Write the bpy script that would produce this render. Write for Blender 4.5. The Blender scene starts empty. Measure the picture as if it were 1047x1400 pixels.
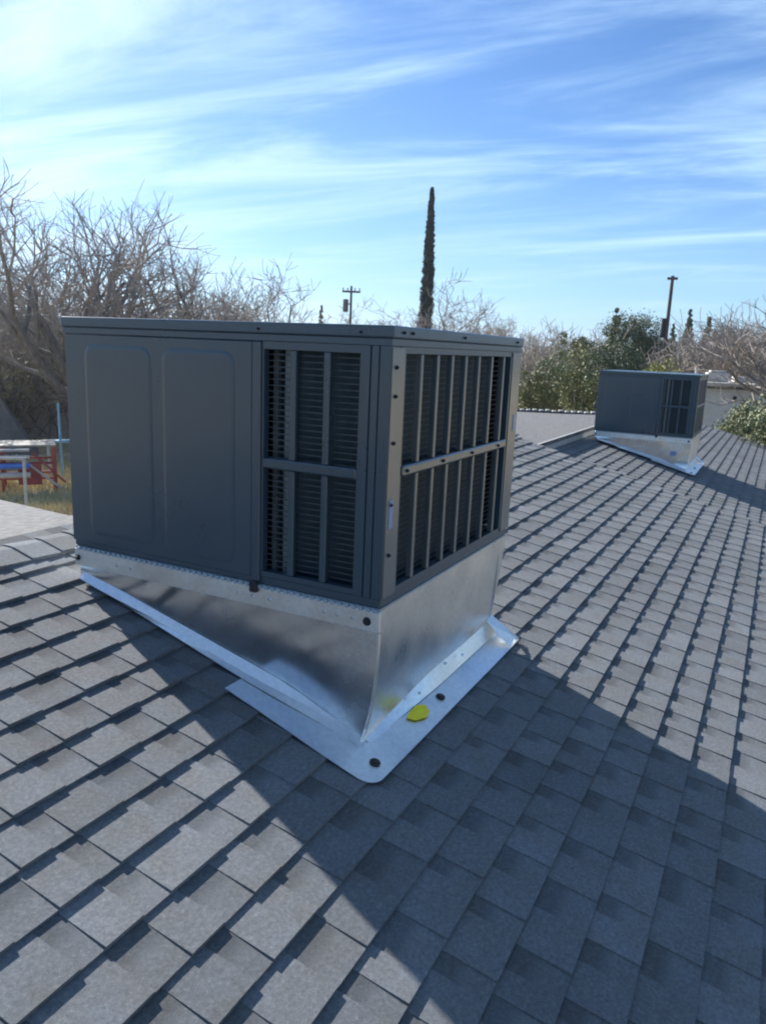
import bpy, bmesh, math, random
import numpy as np
from mathutils import Vector, Matrix

random.seed(7); RNG = np.random.default_rng(7)
SC = bpy.context.scene
COL = SC.collection
R = math.radians

# ------------------------------------------------------------------ camera
CAM = Vector((-2.0258, -1.0214, 0.7992))
YAW, PITCH, ROLL = R(26.896), R(12.094), R(2.4207)
F_PX = 1044.2
f0 = Vector((math.cos(YAW), math.sin(YAW), 0)); r0 = Vector((math.sin(YAW), -math.cos(YAW), 0)); u0 = Vector((0, 0, 1))
FW = f0 * math.cos(PITCH) - u0 * math.sin(PITCH)
uu = u0 * math.cos(PITCH) + f0 * math.sin(PITCH)
RT = r0 * math.cos(ROLL) + uu * math.sin(ROLL)
UP = uu * math.cos(ROLL) - r0 * math.sin(ROLL)
cd = bpy.data.cameras.new('camera'); cam = bpy.data.objects.new('camera', cd); COL.objects.link(cam)
M = Matrix(((RT.x, UP.x, -FW.x, CAM.x), (RT.y, UP.y, -FW.y, CAM.y), (RT.z, UP.z, -FW.z, CAM.z), (0, 0, 0, 1)))
cam.matrix_world = M
cd.sensor_fit = 'VERTICAL'; cd.sensor_height = 24; cd.lens = 24 * F_PX / 1400
cd.clip_start = 0.05; cd.clip_end = 20000
SC.camera = cam

# ------------------------------------------------------------------ sun, sky, exposure
SUN_AZ, SUN_EL = R(69.6), R(31)           # azimuth measured from +x towards +y
SD = Vector((math.cos(SUN_AZ) * math.cos(SUN_EL), math.sin(SUN_AZ) * math.cos(SUN_EL), math.sin(SUN_EL)))
sl = bpy.data.lights.new('sun', 'SUN'); sl.energy = 5.0; sl.angle = R(0.55); sl.color = (1.0, 0.955, 0.90)
so = bpy.data.objects.new('sun', sl); COL.objects.link(so)
so.rotation_euler = (-SD).to_track_quat('-Z', 'Y').to_euler(); so.location = (0, 0, 30)

w = bpy.data.worlds.new('World'); SC.world = w; w.use_nodes = True
nt = w.node_tree; N = nt.nodes; L = nt.links; N.clear()
def nn(tree, typ, **kw):
    n = tree.nodes.new(typ)
    for k, v in kw.items():
        if k[0] == 'i' and k[1:].isdigit(): n.inputs[int(k[1:])].default_value = v
        else: setattr(n, k, v)
    return n
out = nn(nt, 'ShaderNodeOutputWorld'); bg = nn(nt, 'ShaderNodeBackground'); bg.inputs[1].default_value = 0.055
sky = nn(nt, 'ShaderNodeTexSky', sky_type='NISHITA', sun_disc=False)
sky.sun_elevation = SUN_EL; sky.sun_rotation = math.pi / 2 - SUN_AZ
sky.altitude = 300; sky.air_density = 1.0; sky.dust_density = 0.05; sky.ozone_density = 3.0
tc = nn(nt, 'ShaderNodeTexCoord')
sep = nn(nt, 'ShaderNodeSeparateXYZ'); L.new(tc.outputs['Generated'], sep.inputs[0])
def wmath(op, a, b=None, c=None):
    n = nn(nt, 'ShaderNodeMath', operation=op)
    for i, v in enumerate((a, b, c)):
        if v is None: continue
        if isinstance(v, (int, float)): n.inputs[i].default_value = v
        else: L.new(v, n.inputs[i])
    return n.outputs[0]
zc = wmath('ADD', wmath('MAXIMUM', sep.outputs[2], 0.0), 0.10)
px_ = wmath('DIVIDE', sep.outputs[0], zc); py_ = wmath('DIVIDE', sep.outputs[1], zc)
cmb = nn(nt, 'ShaderNodeCombineXYZ'); L.new(px_, cmb.inputs[0]); L.new(py_, cmb.inputs[1])
mp = nn(nt, 'ShaderNodeMapping'); mp.inputs['Rotation'].default_value = (0, 0, R(38)); mp.inputs['Scale'].default_value = (1.30, 0.40, 1)
mp.inputs['Location'].default_value = (0.35, 2.1, 0)
L.new(cmb.outputs[0], mp.inputs[0])
n1 = nn(nt, 'ShaderNodeTexNoise'); n1.inputs['Scale'].default_value = 1.25; n1.inputs['Detail'].default_value = 9
n1.inputs['Roughness'].default_value = 0.60; n1.inputs['Distortion'].default_value = 0.7; L.new(mp.outputs[0], n1.inputs[0])
n2 = nn(nt, 'ShaderNodeTexNoise'); n2.inputs['Scale'].default_value = 0.45; n2.inputs['Detail'].default_value = 3; L.new(mp.outputs[0], n2.inputs[0])
cr = nn(nt, 'ShaderNodeMapRange'); cr.inputs[1].default_value = 0.445; cr.inputs[2].default_value = 0.68
cr.interpolation_type = 'SMOOTHSTEP'
mixn = wmath('ADD', wmath('MULTIPLY', n1.outputs[0], 0.72), wmath('MULTIPLY', n2.outputs[0], 0.30))
# thin veil towards the sun: forward scattering of the cirrus
vd = nn(nt, 'ShaderNodeVectorMath', operation='DOT_PRODUCT'); L.new(tc.outputs['Generated'], vd.inputs[0]); vd.inputs[1].default_value = SD
dp = wmath('MAXIMUM', vd.outputs['Value'], 0.0)
glow = wmath('POWER', dp, 10.0)
L.new(wmath('ADD', mixn, wmath('MULTIPLY', glow, 0.10)), cr.inputs[0])
cf = wmath('MULTIPLY', cr.outputs[0], 0.85)
ccol = nn(nt, 'ShaderNodeMix', data_type='RGBA'); ccol.inputs['A'].default_value = (6.2, 9.0, 12.0, 1); ccol.inputs['B'].default_value = (9.4, 11.6, 13.2, 1)
L.new(glow, ccol.inputs['Factor'])
mx = nn(nt, 'ShaderNodeMix', data_type='RGBA'); L.new(cf, mx.inputs['Factor']); 
hsv = nn(nt, 'ShaderNodeMix', data_type='RGBA', blend_type='MULTIPLY'); hsv.inputs['Factor'].default_value = 1; hsv.inputs['B'].default_value = (.70, 1.0, 1.36, 1)
L.new(sky.outputs[0], hsv.inputs['A']); L.new(hsv.outputs['Result'], mx.inputs['A']); L.new(ccol.outputs['Result'], mx.inputs['B'])
# pale band of haze at the horizon, all the way round
hz = wmath('POWER', wmath('SUBTRACT', 1.0, wmath('MINIMUM', wmath('MAXIMUM', sep.outputs[2], 0.0), 1.0)), 9.0)
hm = nn(nt, 'ShaderNodeMix', data_type='RGBA'); L.new(wmath('MULTIPLY', hz, 0.85), hm.inputs['Factor'])
L.new(mx.outputs['Result'], hm.inputs['A']); hm.inputs['B'].default_value = (4.9, 7.8, 10.2, 1)
L.new(hm.outputs['Result'], bg.inputs[0]); L.new(bg.outputs[0], out.inputs[0])

SC.view_settings.view_transform = 'Standard'; SC.view_settings.look = 'None'
SC.view_settings.exposure = 1.04; SC.view_settings.gamma = 1.0; SC.view_settings.use_curve_mapping = False
SC.render.engine = 'CYCLES'
SC.cycles.pixel_filter_type = 'BLACKMAN_HARRIS'; SC.cycles.filter_width = 2.1
SC.cycles.max_bounces = 6

# ------------------------------------------------------------------ helpers
def ray(px, py):
    return FW + RT * ((px - 523.5) / F_PX) - UP * ((py - 700) / F_PX)
def on_z(px, py, z):
    d = ray(px, py); return CAM + d * ((z - CAM.z) / d.z)
def on_slope(px, py, z0, s=0.25):
    d = ray(px, py); return CAM + d * ((z0 + s * CAM.y - CAM.z) / (d.z - s * d.y))
def at(px, dist, z):
    """ground position seen in image column px (near the horizon) at a horizontal distance"""
    d = ray(px, 470); h = Vector((d.x, d.y, 0)).normalized()
    return Vector((CAM.x + h.x * dist, CAM.y + h.y * dist, z))
def zat(px, py, dist):
    """height of the point seen at px,py at a horizontal distance"""
    d = ray(px, py); return CAM.z + d.z / math.hypot(d.x, d.y) * dist

def tag(o, label=None, cat=None, group=None, kind=None):
    if label: o['label'] = label
    if cat: o['category'] = cat
    if group: o['group'] = group
    if kind: o['kind'] = kind
    return o
def empty(name, loc=(0, 0, 0), rz=0, **kw):
    o = bpy.data.objects.new(name, None); COL.objects.link(o); o.location = loc; o.rotation_euler = (0, 0, rz)
    o.empty_display_size = 0.1
    return tag(o, **kw)
def link(name, me, mat=None, parent=None, smooth=False, loc=None, **kw):
    o = bpy.data.objects.new(name, me); COL.objects.link(o)
    if mat is not None and not me.materials: me.materials.append(mat)
    if parent: o.parent = parent
    if loc is not None: o.location = loc
    if smooth and len(me.polygons):
        me.polygons.foreach_set('use_smooth', [True] * len(me.polygons))
        if len(me.polygons) < 5000: me.set_sharp_from_angle(angle=R(40))
    return tag(o, **kw)
class MB:
    def __init__(s): s.bm = bmesh.new()
    def box(s, x0, x1, y0, y1, z0, z1, bev=0, seg=1):
        b = bmesh.new()
        vs = [b.verts.new((x, y, z)) for x in (x0, x1) for y in (y0, y1) for z in (z0, z1)]
        for f in ((0, 1, 3, 2), (4, 6, 7, 5), (0, 4, 5, 1), (2, 3, 7, 6), (0, 2, 6, 4), (1, 5, 7, 3)):
            b.faces.new([vs[i] for i in f])
        bmesh.ops.recalc_face_normals(b, faces=b.faces)
        if bev: bmesh.ops.bevel(b, geom=b.edges[:], offset=bev, segments=seg, affect='EDGES', profile=0.5)
        s.merge(b); return s
    def merge(s, b):
        me = bpy.data.meshes.new('tmp'); b.to_mesh(me); b.free(); s.bm.from_mesh(me); bpy.data.meshes.remove(me)
    def poly(s, pts, flip=False):
        vs = [s.bm.verts.new(p) for p in pts]; s.bm.faces.new(vs[::-1] if flip else vs); return s
    def prism(s, pts, off):
        """closed polygon extruded by vector off"""
        b = bmesh.new(); off = Vector(off)
        a = [b.verts.new(Vector(p)) for p in pts]; c = [b.verts.new(Vector(p) + off) for p in pts]
        b.faces.new(a); b.faces.new(c[::-1]); n = len(pts)
        for i in range(n): b.faces.new((a[i], c[i], c[(i + 1) % n], a[(i + 1) % n]))
        bmesh.ops.recalc_face_normals(b, faces=b.faces); s.merge(b); return s
    def tube(s, p0, p1, r0, r1=None, n=8, cap=True):
        r1 = r0 if r1 is None else r1; p0 = Vector(p0); p1 = Vector(p1); ax = (p1 - p0).normalized()
        t = Vector((0, 0, 1)) if abs(ax.z) < .9 else Vector((1, 0, 0)); u = ax.cross(t).normalized(); v = ax.cross(u)
        A = []; B = []
        for i in range(n):
            a = 2 * math.pi * i / n; dd = u * math.cos(a) + v * math.sin(a)
            A.append(s.bm.verts.new(p0 + dd * r0)); B.append(s.bm.verts.new(p1 + dd * r1))
        for i in range(n): s.bm.faces.new((A[i], A[(i + 1) % n], B[(i + 1) % n], B[i]))
        if cap: s.bm.faces.new(A[::-1]); s.bm.faces.new(B)
        return s
    def mesh(s, name):
        me = bpy.data.meshes.new(name); s.bm.normal_update(); s.bm.to_mesh(me); s.bm.free(); return me
    def build(s, name, mat=None, parent=None, **kw):
        return link(name, s.mesh(name), mat, parent, **kw)
def copy_tree(o, parent=None):
    c = o.copy(); COL.objects.link(c)
    if parent: c.parent = parent
    for ch in list(o.children): copy_tree(ch, c)
    return c
def quads(name, V):
    """V (n,4,3) -> mesh"""
    n = len(V); me = bpy.data.meshes.new(name)
    me.vertices.add(n * 4); me.vertices.foreach_set('co', np.ascontiguousarray(V, dtype=np.float32).ravel())
    me.loops.add(n * 4); me.loops.foreach_set('vertex_index', np.arange(n * 4, dtype=np.int32))
    me.polygons.add(n); me.polygons.foreach_set('loop_start', np.arange(0, n * 4, 4, dtype=np.int32))
    me.polygons.foreach_set('loop_total', np.full(n, 4, dtype=np.int32)); me.update(calc_edges=True); return me

# ------------------------------------------------------------------ materials
def material(name, rough=0.6, metal=0.0, spec=0.5):
    m = bpy.data.materials.new(name); m.use_nodes = True; t = m.node_tree; b = t.nodes['Principled BSDF']
    b.inputs['Roughness'].default_value = rough; b.inputs['Metallic'].default_value = metal
    b.inputs['Specular IOR Level'].default_value = spec
    return m, t, b
def noise_mat(name, c1, c2, scale=5, rough=0.7, metal=0, bump=0.0, bscale=None, detail=5, c3=None, spec=0.5, coord='pos', stretch=None, bdist=0.01):
    m, t, b = material(name, rough, metal, spec)
    if coord == 'pos': src = nn(t, 'ShaderNodeNewGeometry').outputs['Position']
    else: src = nn(t, 'ShaderNodeTexCoord').outputs['Object']
    if stretch:
        mp = nn(t, 'ShaderNodeMapping'); mp.inputs['Scale'].default_value = stretch; t.links.new(src, mp.inputs[0]); src = mp.outputs[0]
    n = nn(t, 'ShaderNodeTexNoise'); n.inputs['Scale'].default_value = scale; n.inputs['Detail'].default_value = detail; t.links.new(src, n.inputs[0])
    r = nn(t, 'ShaderNodeValToRGB'); r.color_ramp.elements[0].position = 0.32; r.color_ramp.elements[1].position = 0.68
    r.color_ramp.elements[0].color = (*c1, 1); r.color_ramp.elements[1].color = (*c2, 1)
    if c3: e = r.color_ramp.elements.new(0.5); e.color = (*c3, 1)
    t.links.new(n.outputs[0], r.inputs[0]); t.links.new(r.outputs[0], b.inputs['Base Color'])
    if bump:
        n2 = nn(t, 'ShaderNodeTexNoise'); n2.inputs['Scale'].default_value = bscale or scale * 4; n2.inputs['Detail'].default_value = 3; t.links.new(src, n2.inputs[0])
        bp = nn(t, 'ShaderNodeBump'); bp.inputs['Strength'].default_value = bump; bp.inputs['Distance'].default_value = bdist
        t.links.new(n2.outputs[0], bp.inputs['Height']); t.links.new(bp.outputs[0], b.inputs['Normal'])
    return m

def galvanised(name, rlo, rhi, base=(0.70, 0.73, 0.76)):
    m, t, b = material(name, 0.3, 1.0)
    g = nn(t, 'ShaderNodeNewGeometry').outputs['Position']
    vo = nn(t, 'ShaderNodeTexVoronoi'); vo.inputs['Scale'].default_value = 70; t.links.new(g, vo.inputs[0])
    n = nn(t, 'ShaderNodeTexNoise'); n.inputs['Scale'].default_value = 6; n.inputs['Detail'].default_value = 6; t.links.new(g, n.inputs[0])
    mr = nn(t, 'ShaderNodeMapRange'); mr.inputs[1].default_value = .3; mr.inputs[2].default_value = .7; mr.inputs[3].default_value = rlo; mr.inputs[4].default_value = rhi
    t.links.new(n.outputs[0], mr.inputs[0]); t.links.new(mr.outputs[0], b.inputs['Roughness'])
    mx = nn(t, 'ShaderNodeMix', data_type='RGBA'); mx.inputs['A'].default_value = (*[c * .86 for c in base], 1); mx.inputs['B'].default_value = (*base, 1)
    t.links.new(vo.outputs['Color'], mx.inputs['Factor']); t.links.new(mx.outputs['Result'], b.inputs['Base Color'])
    n2 = nn(t, 'ShaderNodeTexNoise'); n2.inputs['Scale'].default_value = 3.2; n2.inputs['Detail'].default_value = 2; t.links.new(g, n2.inputs[0])
    bp = nn(t, 'ShaderNodeBump'); bp.inputs['Strength'].default_value = .2; bp.inputs['Distance'].default_value = .015
    t.links.new(n2.outputs[0], bp.inputs['Height']); t.links.new(bp.outputs[0], b.inputs['Normal'])
    return m
GALV = galvanised('galvanised_sheet', 0.14, 0.30)
GALV_SATIN = galvanised('galvanised_satin', 0.24, 0.42, (.78, .80, .80))
GALV_SOFT = galvanised('galvanised_flashing', 0.28, 0.46, (0.84, 0.87, 0.88))
def cabinet_paint():
    m, t, b = material('cabinet_paint', 0.4, 0.0, 0.5)
    g = nn(t, 'ShaderNodeNewGeometry').outputs['Position']
    n = nn(t, 'ShaderNodeTexNoise'); n.inputs['Scale'].default_value = 3; n.inputs['Detail'].default_value = 7; n.inputs['Roughness'].default_value = .6; t.links.new(g, n.inputs[0])
    r = nn(t, 'ShaderNodeValToRGB'); r.color_ramp.elements[0].color = (.025, .052, .076, 1); r.color_ramp.elements[1].color = (.037, .068, .094, 1)
    t.links.new(n.outputs[0], r.inputs[0]); t.links.new(r.outputs[0], b.inputs['Base Color'])
    mr = nn(t, 'ShaderNodeMapRange'); mr.inputs[3].default_value = .22; mr.inputs[4].default_value = .36; t.links.new(n.outputs[0], mr.inputs[0]); t.links.new(mr.outputs[0], b.inputs['Roughness'])
    b.inputs['Coat Weight'].default_value = .25; b.inputs['Coat Roughness'].default_value = .12; b.inputs['Coat IOR'].default_value = 1.5
    n2 = nn(t, 'ShaderNodeTexNoise'); n2.inputs['Scale'].default_value = 600; t.links.new(g, n2.inputs[0])
    bp = nn(t, 'ShaderNodeBump'); bp.inputs['Strength'].default_value = .12; bp.inputs['Distance'].default_value = .001
    t.links.new(n2.outputs[0], bp.inputs['Height']); t.links.new(bp.outputs[0], b.inputs['Normal'])
    return m
PAINT = cabinet_paint()
PAINT_LIT = noise_mat('cabinet_paint_lit', (.055, .078, .092), (.082, .105, .118), 8, rough=.3, spec=.9)  # lightened copy of the cabinet paint: glare on the short side put into colour
_b = PAINT_LIT.node_tree.nodes['Principled BSDF']; _b.inputs['Coat Weight'].default_value = .5; _b.inputs['Coat Roughness'].default_value = .2; _b.inputs['Coat IOR'].default_value = 1.6
DARK = noise_mat('dark_interior', (.010, .012, .015), (.02, .023, .026), 8, rough=.8)
FIN = noise_mat('coil_fins', (.016, .034, .046), (.028, .05, .064), 30, rough=.5, metal=.5)
WIRE = noise_mat('grille_wire', (.035, .05, .065), (.055, .07, .085), 30, rough=.45, metal=.3)
TUBE = noise_mat('coil_end_plate', (.16, .19, .20), (.24, .27, .28), 25, rough=.45, metal=.6)
BLACK = noise_mat('black_rubber', (.008, .008, .009), (.018, .018, .02), 40, rough=.6)
YELLOW = noise_mat('yellow_paint', (.88, .70, .01), (.94, .78, .03), 40, rough=.7, bump=.2)
STICKER = noise_mat('pale_sticker', (.16, .24, .42), (.24, .31, .48), 30, rough=.3)

def shingle_material():
    m, t, b = material('asphalt_shingle', .92, 0, .25)
    g = nn(t, 'ShaderNodeNewGeometry').outputs['Position']
    at_ = nn(t, 'ShaderNodeAttribute', attribute_name='tone')     # r: tone, g: height within the exposed face, b: recessed 0/1
    sp = nn(t, 'ShaderNodeSeparateColor'); t.links.new(at_.outputs['Color'], sp.inputs[0])
    def mth(op, a, b_=None):
        n = nn(t, 'ShaderNodeMath', operation=op)
        for i, v in enumerate((a, b_)):
            if v is None: continue
            if isinstance(v, (int, float)): n.inputs[i].default_value = v
            else: t.links.new(v, n.inputs[i])
        return n.outputs[0]
    gr = nn(t, 'ShaderNodeTexNoise'); gr.inputs['Scale'].default_value = 420; gr.inputs['Detail'].default_value = 2; t.links.new(g, gr.inputs[0])
    g2 = nn(t, 'ShaderNodeTexNoise'); g2.inputs['Scale'].default_value = 95; g2.inputs['Detail'].default_value = 3; t.links.new(g, g2.inputs[0])
    pt = nn(t, 'ShaderNodeTexNoise'); pt.inputs['Scale'].default_value = 9; pt.inputs['Detail'].default_value = 3; t.links.new(g, pt.inputs[0])
    big = nn(t, 'ShaderNodeTexNoise'); big.inputs['Scale'].default_value = .9; big.inputs['Detail'].default_value = 3; t.links.new(g, big.inputs[0])
    r = nn(t, 'ShaderNodeValToRGB'); e = r.color_ramp.elements
    e[0].position = .25; e[0].color = (.072, .073, .075, 1); e[1].position = .75; e[1].color = (.27, .268, .265, 1)
    x = e.new(.42); x.color = (.112, .118, .123, 1); x = e.new(.58); x.color = (.152, .159, .165, 1)
    v = mth('ADD', mth('MULTIPLY', gr.outputs[0], .55), mth('MULTIPLY', g2.outputs[0], .45))
    t.links.new(v, r.inputs[0])
    tone = mth('ADD', mth('MULTIPLY', sp.outputs[0], .58), .76)           # 0.66 .. 1.28
    tone = mth('MULTIPLY', tone, mth('ADD', mth('MULTIPLY', pt.outputs[0], .35), .82))
    tone = mth('MULTIPLY', tone, mth('ADD', mth('MULTIPLY', big.outputs[0], .3), .85))
    # printed darker blend band on the recessed pieces
    mr = nn(t, 'ShaderNodeMapRange', interpolation_type='SMOOTHSTEP'); mr.inputs[1].default_value = .42; mr.inputs[2].default_value = .75
    t.links.new(mth('ADD', sp.outputs[1], mth('MULTIPLY', mth('SUBTRACT', g2.outputs[0], .5), .25)), mr.inputs[0])
    band = mth('SUBTRACT', 1.0, mth('MULTIPLY', mth('MULTIPLY', mr.outputs[0], sp.outputs[2]), .32))
    tone = mth('MULTIPLY', tone, band)
    hu = nn(t, 'ShaderNodeValToRGB'); hu.color_ramp.elements[0].position = .35; hu.color_ramp.elements[0].color = (1.02, .998, .97, 1); hu.color_ramp.elements[1].position = .65; hu.color_ramp.elements[1].color = (.965, 1.0, 1.04, 1)
    t.links.new(pt.outputs[0], hu.inputs[0])
    hm_ = nn(t, 'ShaderNodeMix', data_type='RGBA', blend_type='MULTIPLY'); hm_.inputs['Factor'].default_value = 1
    t.links.new(r.outputs[0], hm_.inputs['A']); t.links.new(hu.outputs[0], hm_.inputs['B'])
    hs = nn(t, 'ShaderNodeMix', data_type='RGBA', blend_type='MULTIPLY'); hs.inputs['Factor'].default_value = 1
    cmb = nn(t, 'ShaderNodeCombineColor'); [t.links.new(tone, cmb.inputs[i]) for i in range(3)]
    t.links.new(hm_.outputs['Result'], hs.inputs['A']); t.links.new(cmb.outputs[0], hs.inputs['B'])
    t.links.new(hs.outputs['Result'], b.inputs['Base Color'])
    bp = nn(t, 'ShaderNodeBump'); bp.inputs['Strength'].default_value = .6; bp.inputs['Distance'].default_value = .002
    t.links.new(v, bp.inputs['Height']); t.links.new(bp.outputs[0], b.inputs['Normal'])
    return m
SHINGLE = shingle_material()
DECK = noise_mat('roof_felt', (.02, .021, .023), (.035, .036, .038), 20, rough=.95)
CAPSHEET = noise_mat('mineral_cap_sheet', (.055, .056, .06), (.15, .15, .15), 22, rough=.9, bump=.4, bscale=120, detail=8, bdist=.004)
FASCIA = noise_mat('fascia_paint', (.30, .30, .29), (.42, .42, .40), 6, rough=.7)
STUCCO = noise_mat('wall_stucco', (.36, .34, .31), (.46, .44, .41), 12, rough=.9, bump=.4, bscale=60)

# ------------------------------------------------------------------ roof geometry constants
Z0 = -0.480; SL = 0.25; YR = 1.66; XN0, XN1 = -6.2, 6.16; DROP = 0.265; XF1 = 16.9; YE = -4.35
EXP = 0.1386
GZ = -3.0
sx = math.sqrt(1 + SL * SL)

house = empty('house', (0, 0, GZ), label='low house under the camera, grey architectural shingle roof with a step down in its ridge', cat='house')
def hp(name, mb, mat, parent=None, **kw):
    o = link(name, mb.mesh(name), mat, parent or house, **kw)
    if (parent or house) is house: o.location = (0, 0, -GZ)
    return o
def deck(x0, x1, z0, name, label):
    mb = MB(); t = .09
    mb.prism([(x0, YE, z0 + SL * YE), (x0, YR, z0 + SL * YR), (x0, YR, z0 + SL * YR - t), (x0, YE, z0 + SL * YE - t)], (x1 - x0, 0, 0))
    return hp(name, mb, DECK, label=label)
deck_near = deck(XN0, XN1, Z0, 'roof_slope', 'nearer and higher shingled roof slope')
deck_far = deck(XN1 + .004, XF1, Z0 - DROP, 'roof_slope', 'farther shingled roof slope, one step lower')

# shingle pieces: a few widths x two thicknesses x tones, meshes shared
def piece_verts(wd, rec, tone_t):
    t = .0108 if rec else .0162
    g = .0003
    y1 = EXP * 1.18
    top0, top1 = t, .0015
    v = [(g, 0, 0.0), (wd - g, 0, 0.0), (wd - g, y1, -.004), (g, y1, -.004),
         (g, 0, top0), (wd - g, 0, top0), (wd - g, y1, top1), (g, y1, top1)]
    f = [(4, 5, 6, 7), (0, 1, 5, 4), (1, 2, 6, 5), (3, 0, 4, 7), (2, 3, 7, 6)]
    c = [(tone_t, 0 if i % 4 in (0, 1) else 1.18, 1.0 if rec else 0.0, 1.0) for i in range(8)]
    # shift v-attribute: 0 at the butt, about 1 where the next course covers it
    return v, f, c
WIDTHS = [.065, .085, .11, .13, .155, .185]; TONES = [.28, .42, .5, .58, .74]
VAR = {}
for wi, wd in enumerate(WIDTHS):
    for rec in (0, 1):
        for ti, tt in enumerate(TONES):
            v, f, c = piece_verts(wd, rec, tt)
            me = bpy.data.meshes.new('shingle'); me.from_pydata([(a, b * 1, cc) for a, b, cc in v], [], f); me.update()
            ca = me.color_attributes.new('tone', 'FLOAT_COLOR', 'POINT')
            for i, q in enumerate(c): ca.data[i].color = q
            me.materials.append(SHINGLE)
            VAR[(wi, rec, ti)] = (me, v, f, c)
slope_rot = math.atan(SL)
cs, sn = math.cos(slope_rot), math.sin(slope_rot)
def to_px(P):
    d = Vector(P) - CAM; z = d.dot(FW)
    if z < .05: return None
    return 523.5 + F_PX * d.dot(RT) / z, 700 - F_PX * d.dot(UP) / z, z
rnd = random.Random(11)
CURB_RECT = (.06, 1.16, .08, 1.30)
def lay(x0, x1, z0, phase, xstart):
    pcs = []; row = 0
    y = phase
    while y > YE: y -= EXP
    y += EXP
    while y < YR - .03:
        x = x0 - .012 * rnd.random() + (rnd.random() * .0)
        rec = rnd.random() < .5; ti = 2
        yj = rnd.uniform(-.0015, .0015)
        while x < x1 - .06:
            wi = rnd.choices(range(6), (2, 3, 2.4, 1, .3, 0) if rec else (.3, 1, 2, 2.6, 2, 1.2))[0]
            while x + WIDTHS[wi] > x1 + .03 and wi > 0: wi -= 1
            if not rec: ti = rnd.choices(range(5), (1, 2, 3, 2, 1.2))[0]
            pcs.append((x, y + yj, z0, (wi, int(rec), ti), row))
            x += WIDTHS[wi]
            rec = not rec
        y += EXP; row += 1
    return pcs
near_p = lay(XN0, XN1, Z0, .215, XN0)
far_p = lay(XN1 + .03, XF1, Z0 - DROP, .215 + .055, XN1)
def pz(y, z0): return z0 + SL * y
def visible_size(p):
    x, y, z0, k, row = p; wd = WIDTHS[k[0]]
    a = to_px((x + wd / 2, y + EXP / 2, pz(y + EXP / 2, z0)))
    if a is None or not (-20 < a[0] < 1067 and 0 < a[1] < 1420): return 0
    if CURB_RECT[0] < x + wd / 2 < CURB_RECT[1] and CURB_RECT[2] < y < CURB_RECT[3]: return 0
    corners = [to_px((x + i * wd, y + j * EXP, pz(y + j * EXP, z0))) for i, j in ((0, 0), (1, 0), (1, 1), (0, 1))]
    if any(c is None for c in corners): return 0
    A = 0
    for i in range(4): A += corners[i][0] * corners[(i + 1) % 4][1] - corners[(i + 1) % 4][0] * corners[i][1]
    return abs(A) / 2
allp = [(visible_size(p), 0, i) for i, p in enumerate(near_p)]
allp.sort(reverse=True)
singles = set(i for s, _, i in allp[:290] if s > 0)
for i in sorted(singles):
    x, y, z0, k, row = near_p[i]
    o = bpy.data.objects.new('shingle', VAR[k][0]); COL.objects.link(o); o.parent = deck_near
    o.location = (x, y, pz(y, z0) + .002); o.rotation_euler = (slope_rot, 0, 0)
def field(pcs, parent, name):
    V = []; F = []; Cc = []; n = 0
    for x, y, z0, k, row in pcs:
        me, v, f, c = VAR[k]; zz = pz(y, z0) + .002
        for a, b, d in v: V.append((x + a, y + b * cs - d * sn, zz + b * sn + d * cs))
        F.extend([tuple(q + n for q in ff) for ff in f]); n += 8; Cc.extend(c)
    me = bpy.data.meshes.new(name); me.from_pydata(V, [], F); me.update()
    ca = me.color_attributes.new('tone', 'FLOAT_COLOR', 'POINT'); ca.data.foreach_set('color', np.array(Cc, dtype=np.float32).ravel())
    return link(name, me, SHINGLE, parent, kind='stuff')
field([p for i, p in enumerate(near_p) if i not in singles], deck_near, 'shingle_field')
field(far_p, deck_far, 'shingle_field')

# ridge caps: folded pieces lapped along the ridge
def cap_mesh(tone):
    L_ = .20; wv = .135; t = .006
    V = []; F = []
    for xx, lift in ((0, .015), (L_, .006)):
        for (yy, dz) in ((-wv, -wv * SL), (-.02, -.006), (0.02, -.004), (wv, -wv * .14)):
            V.append((xx, yy, dz + lift))
        for (yy, dz) in ((-wv, -wv * SL), (-.02, -.006), (0.02, -.004), (wv, -wv * .14)):
            V.append((xx, yy, dz + lift - t - .006))
    for i in range(3):
        F.append((i, 8 + i, 9 + i, i + 1)); F.append((i, i + 1, i + 5, i + 4))
    F.append((0, 4, 12, 8)); F.append((3, 11, 15, 7))
    me = bpy.data.meshes.new('ridge_cap'); me.from_pydata(V, [], F); me.update()
    ca = me.color_attributes.new('tone', 'FLOAT_COLOR', 'POINT')
    for i in range(len(V)): ca.data[i].color = (tone, .2, 0, 1)
    me.materials.append(SHINGLE); return me
caps = [cap_mesh(t) for t in (.4, .65, .9)]
x = XN0; zr = Z0 + SL * YR
while x < XN1 - .05:
    o = bpy.data.objects.new('ridge_cap', rnd.choice(caps)); COL.objects.link(o); o.parent = deck_near
    o.location = (x, YR + rnd.uniform(-.004, .004), zr + .012); x += .143
# metal drip edges on the rakes
def rake(x, z0, parent):
    mb = MB()
    mb.prism([(x, YE, pz(YE, z0) + .020), (x, YR, pz(YR, z0) + .020), (x, YR, pz(YR, z0) - .08), (x, YE, pz(YE, z0) - .08)], (.012, 0, 0))
    hp('drip_edge', mb, FASCIA, parent=parent)
rake(XN1 - .03, Z0 - .03, deck_near); rake(XF1 + .02, Z0 - DROP, deck_far)

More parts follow.
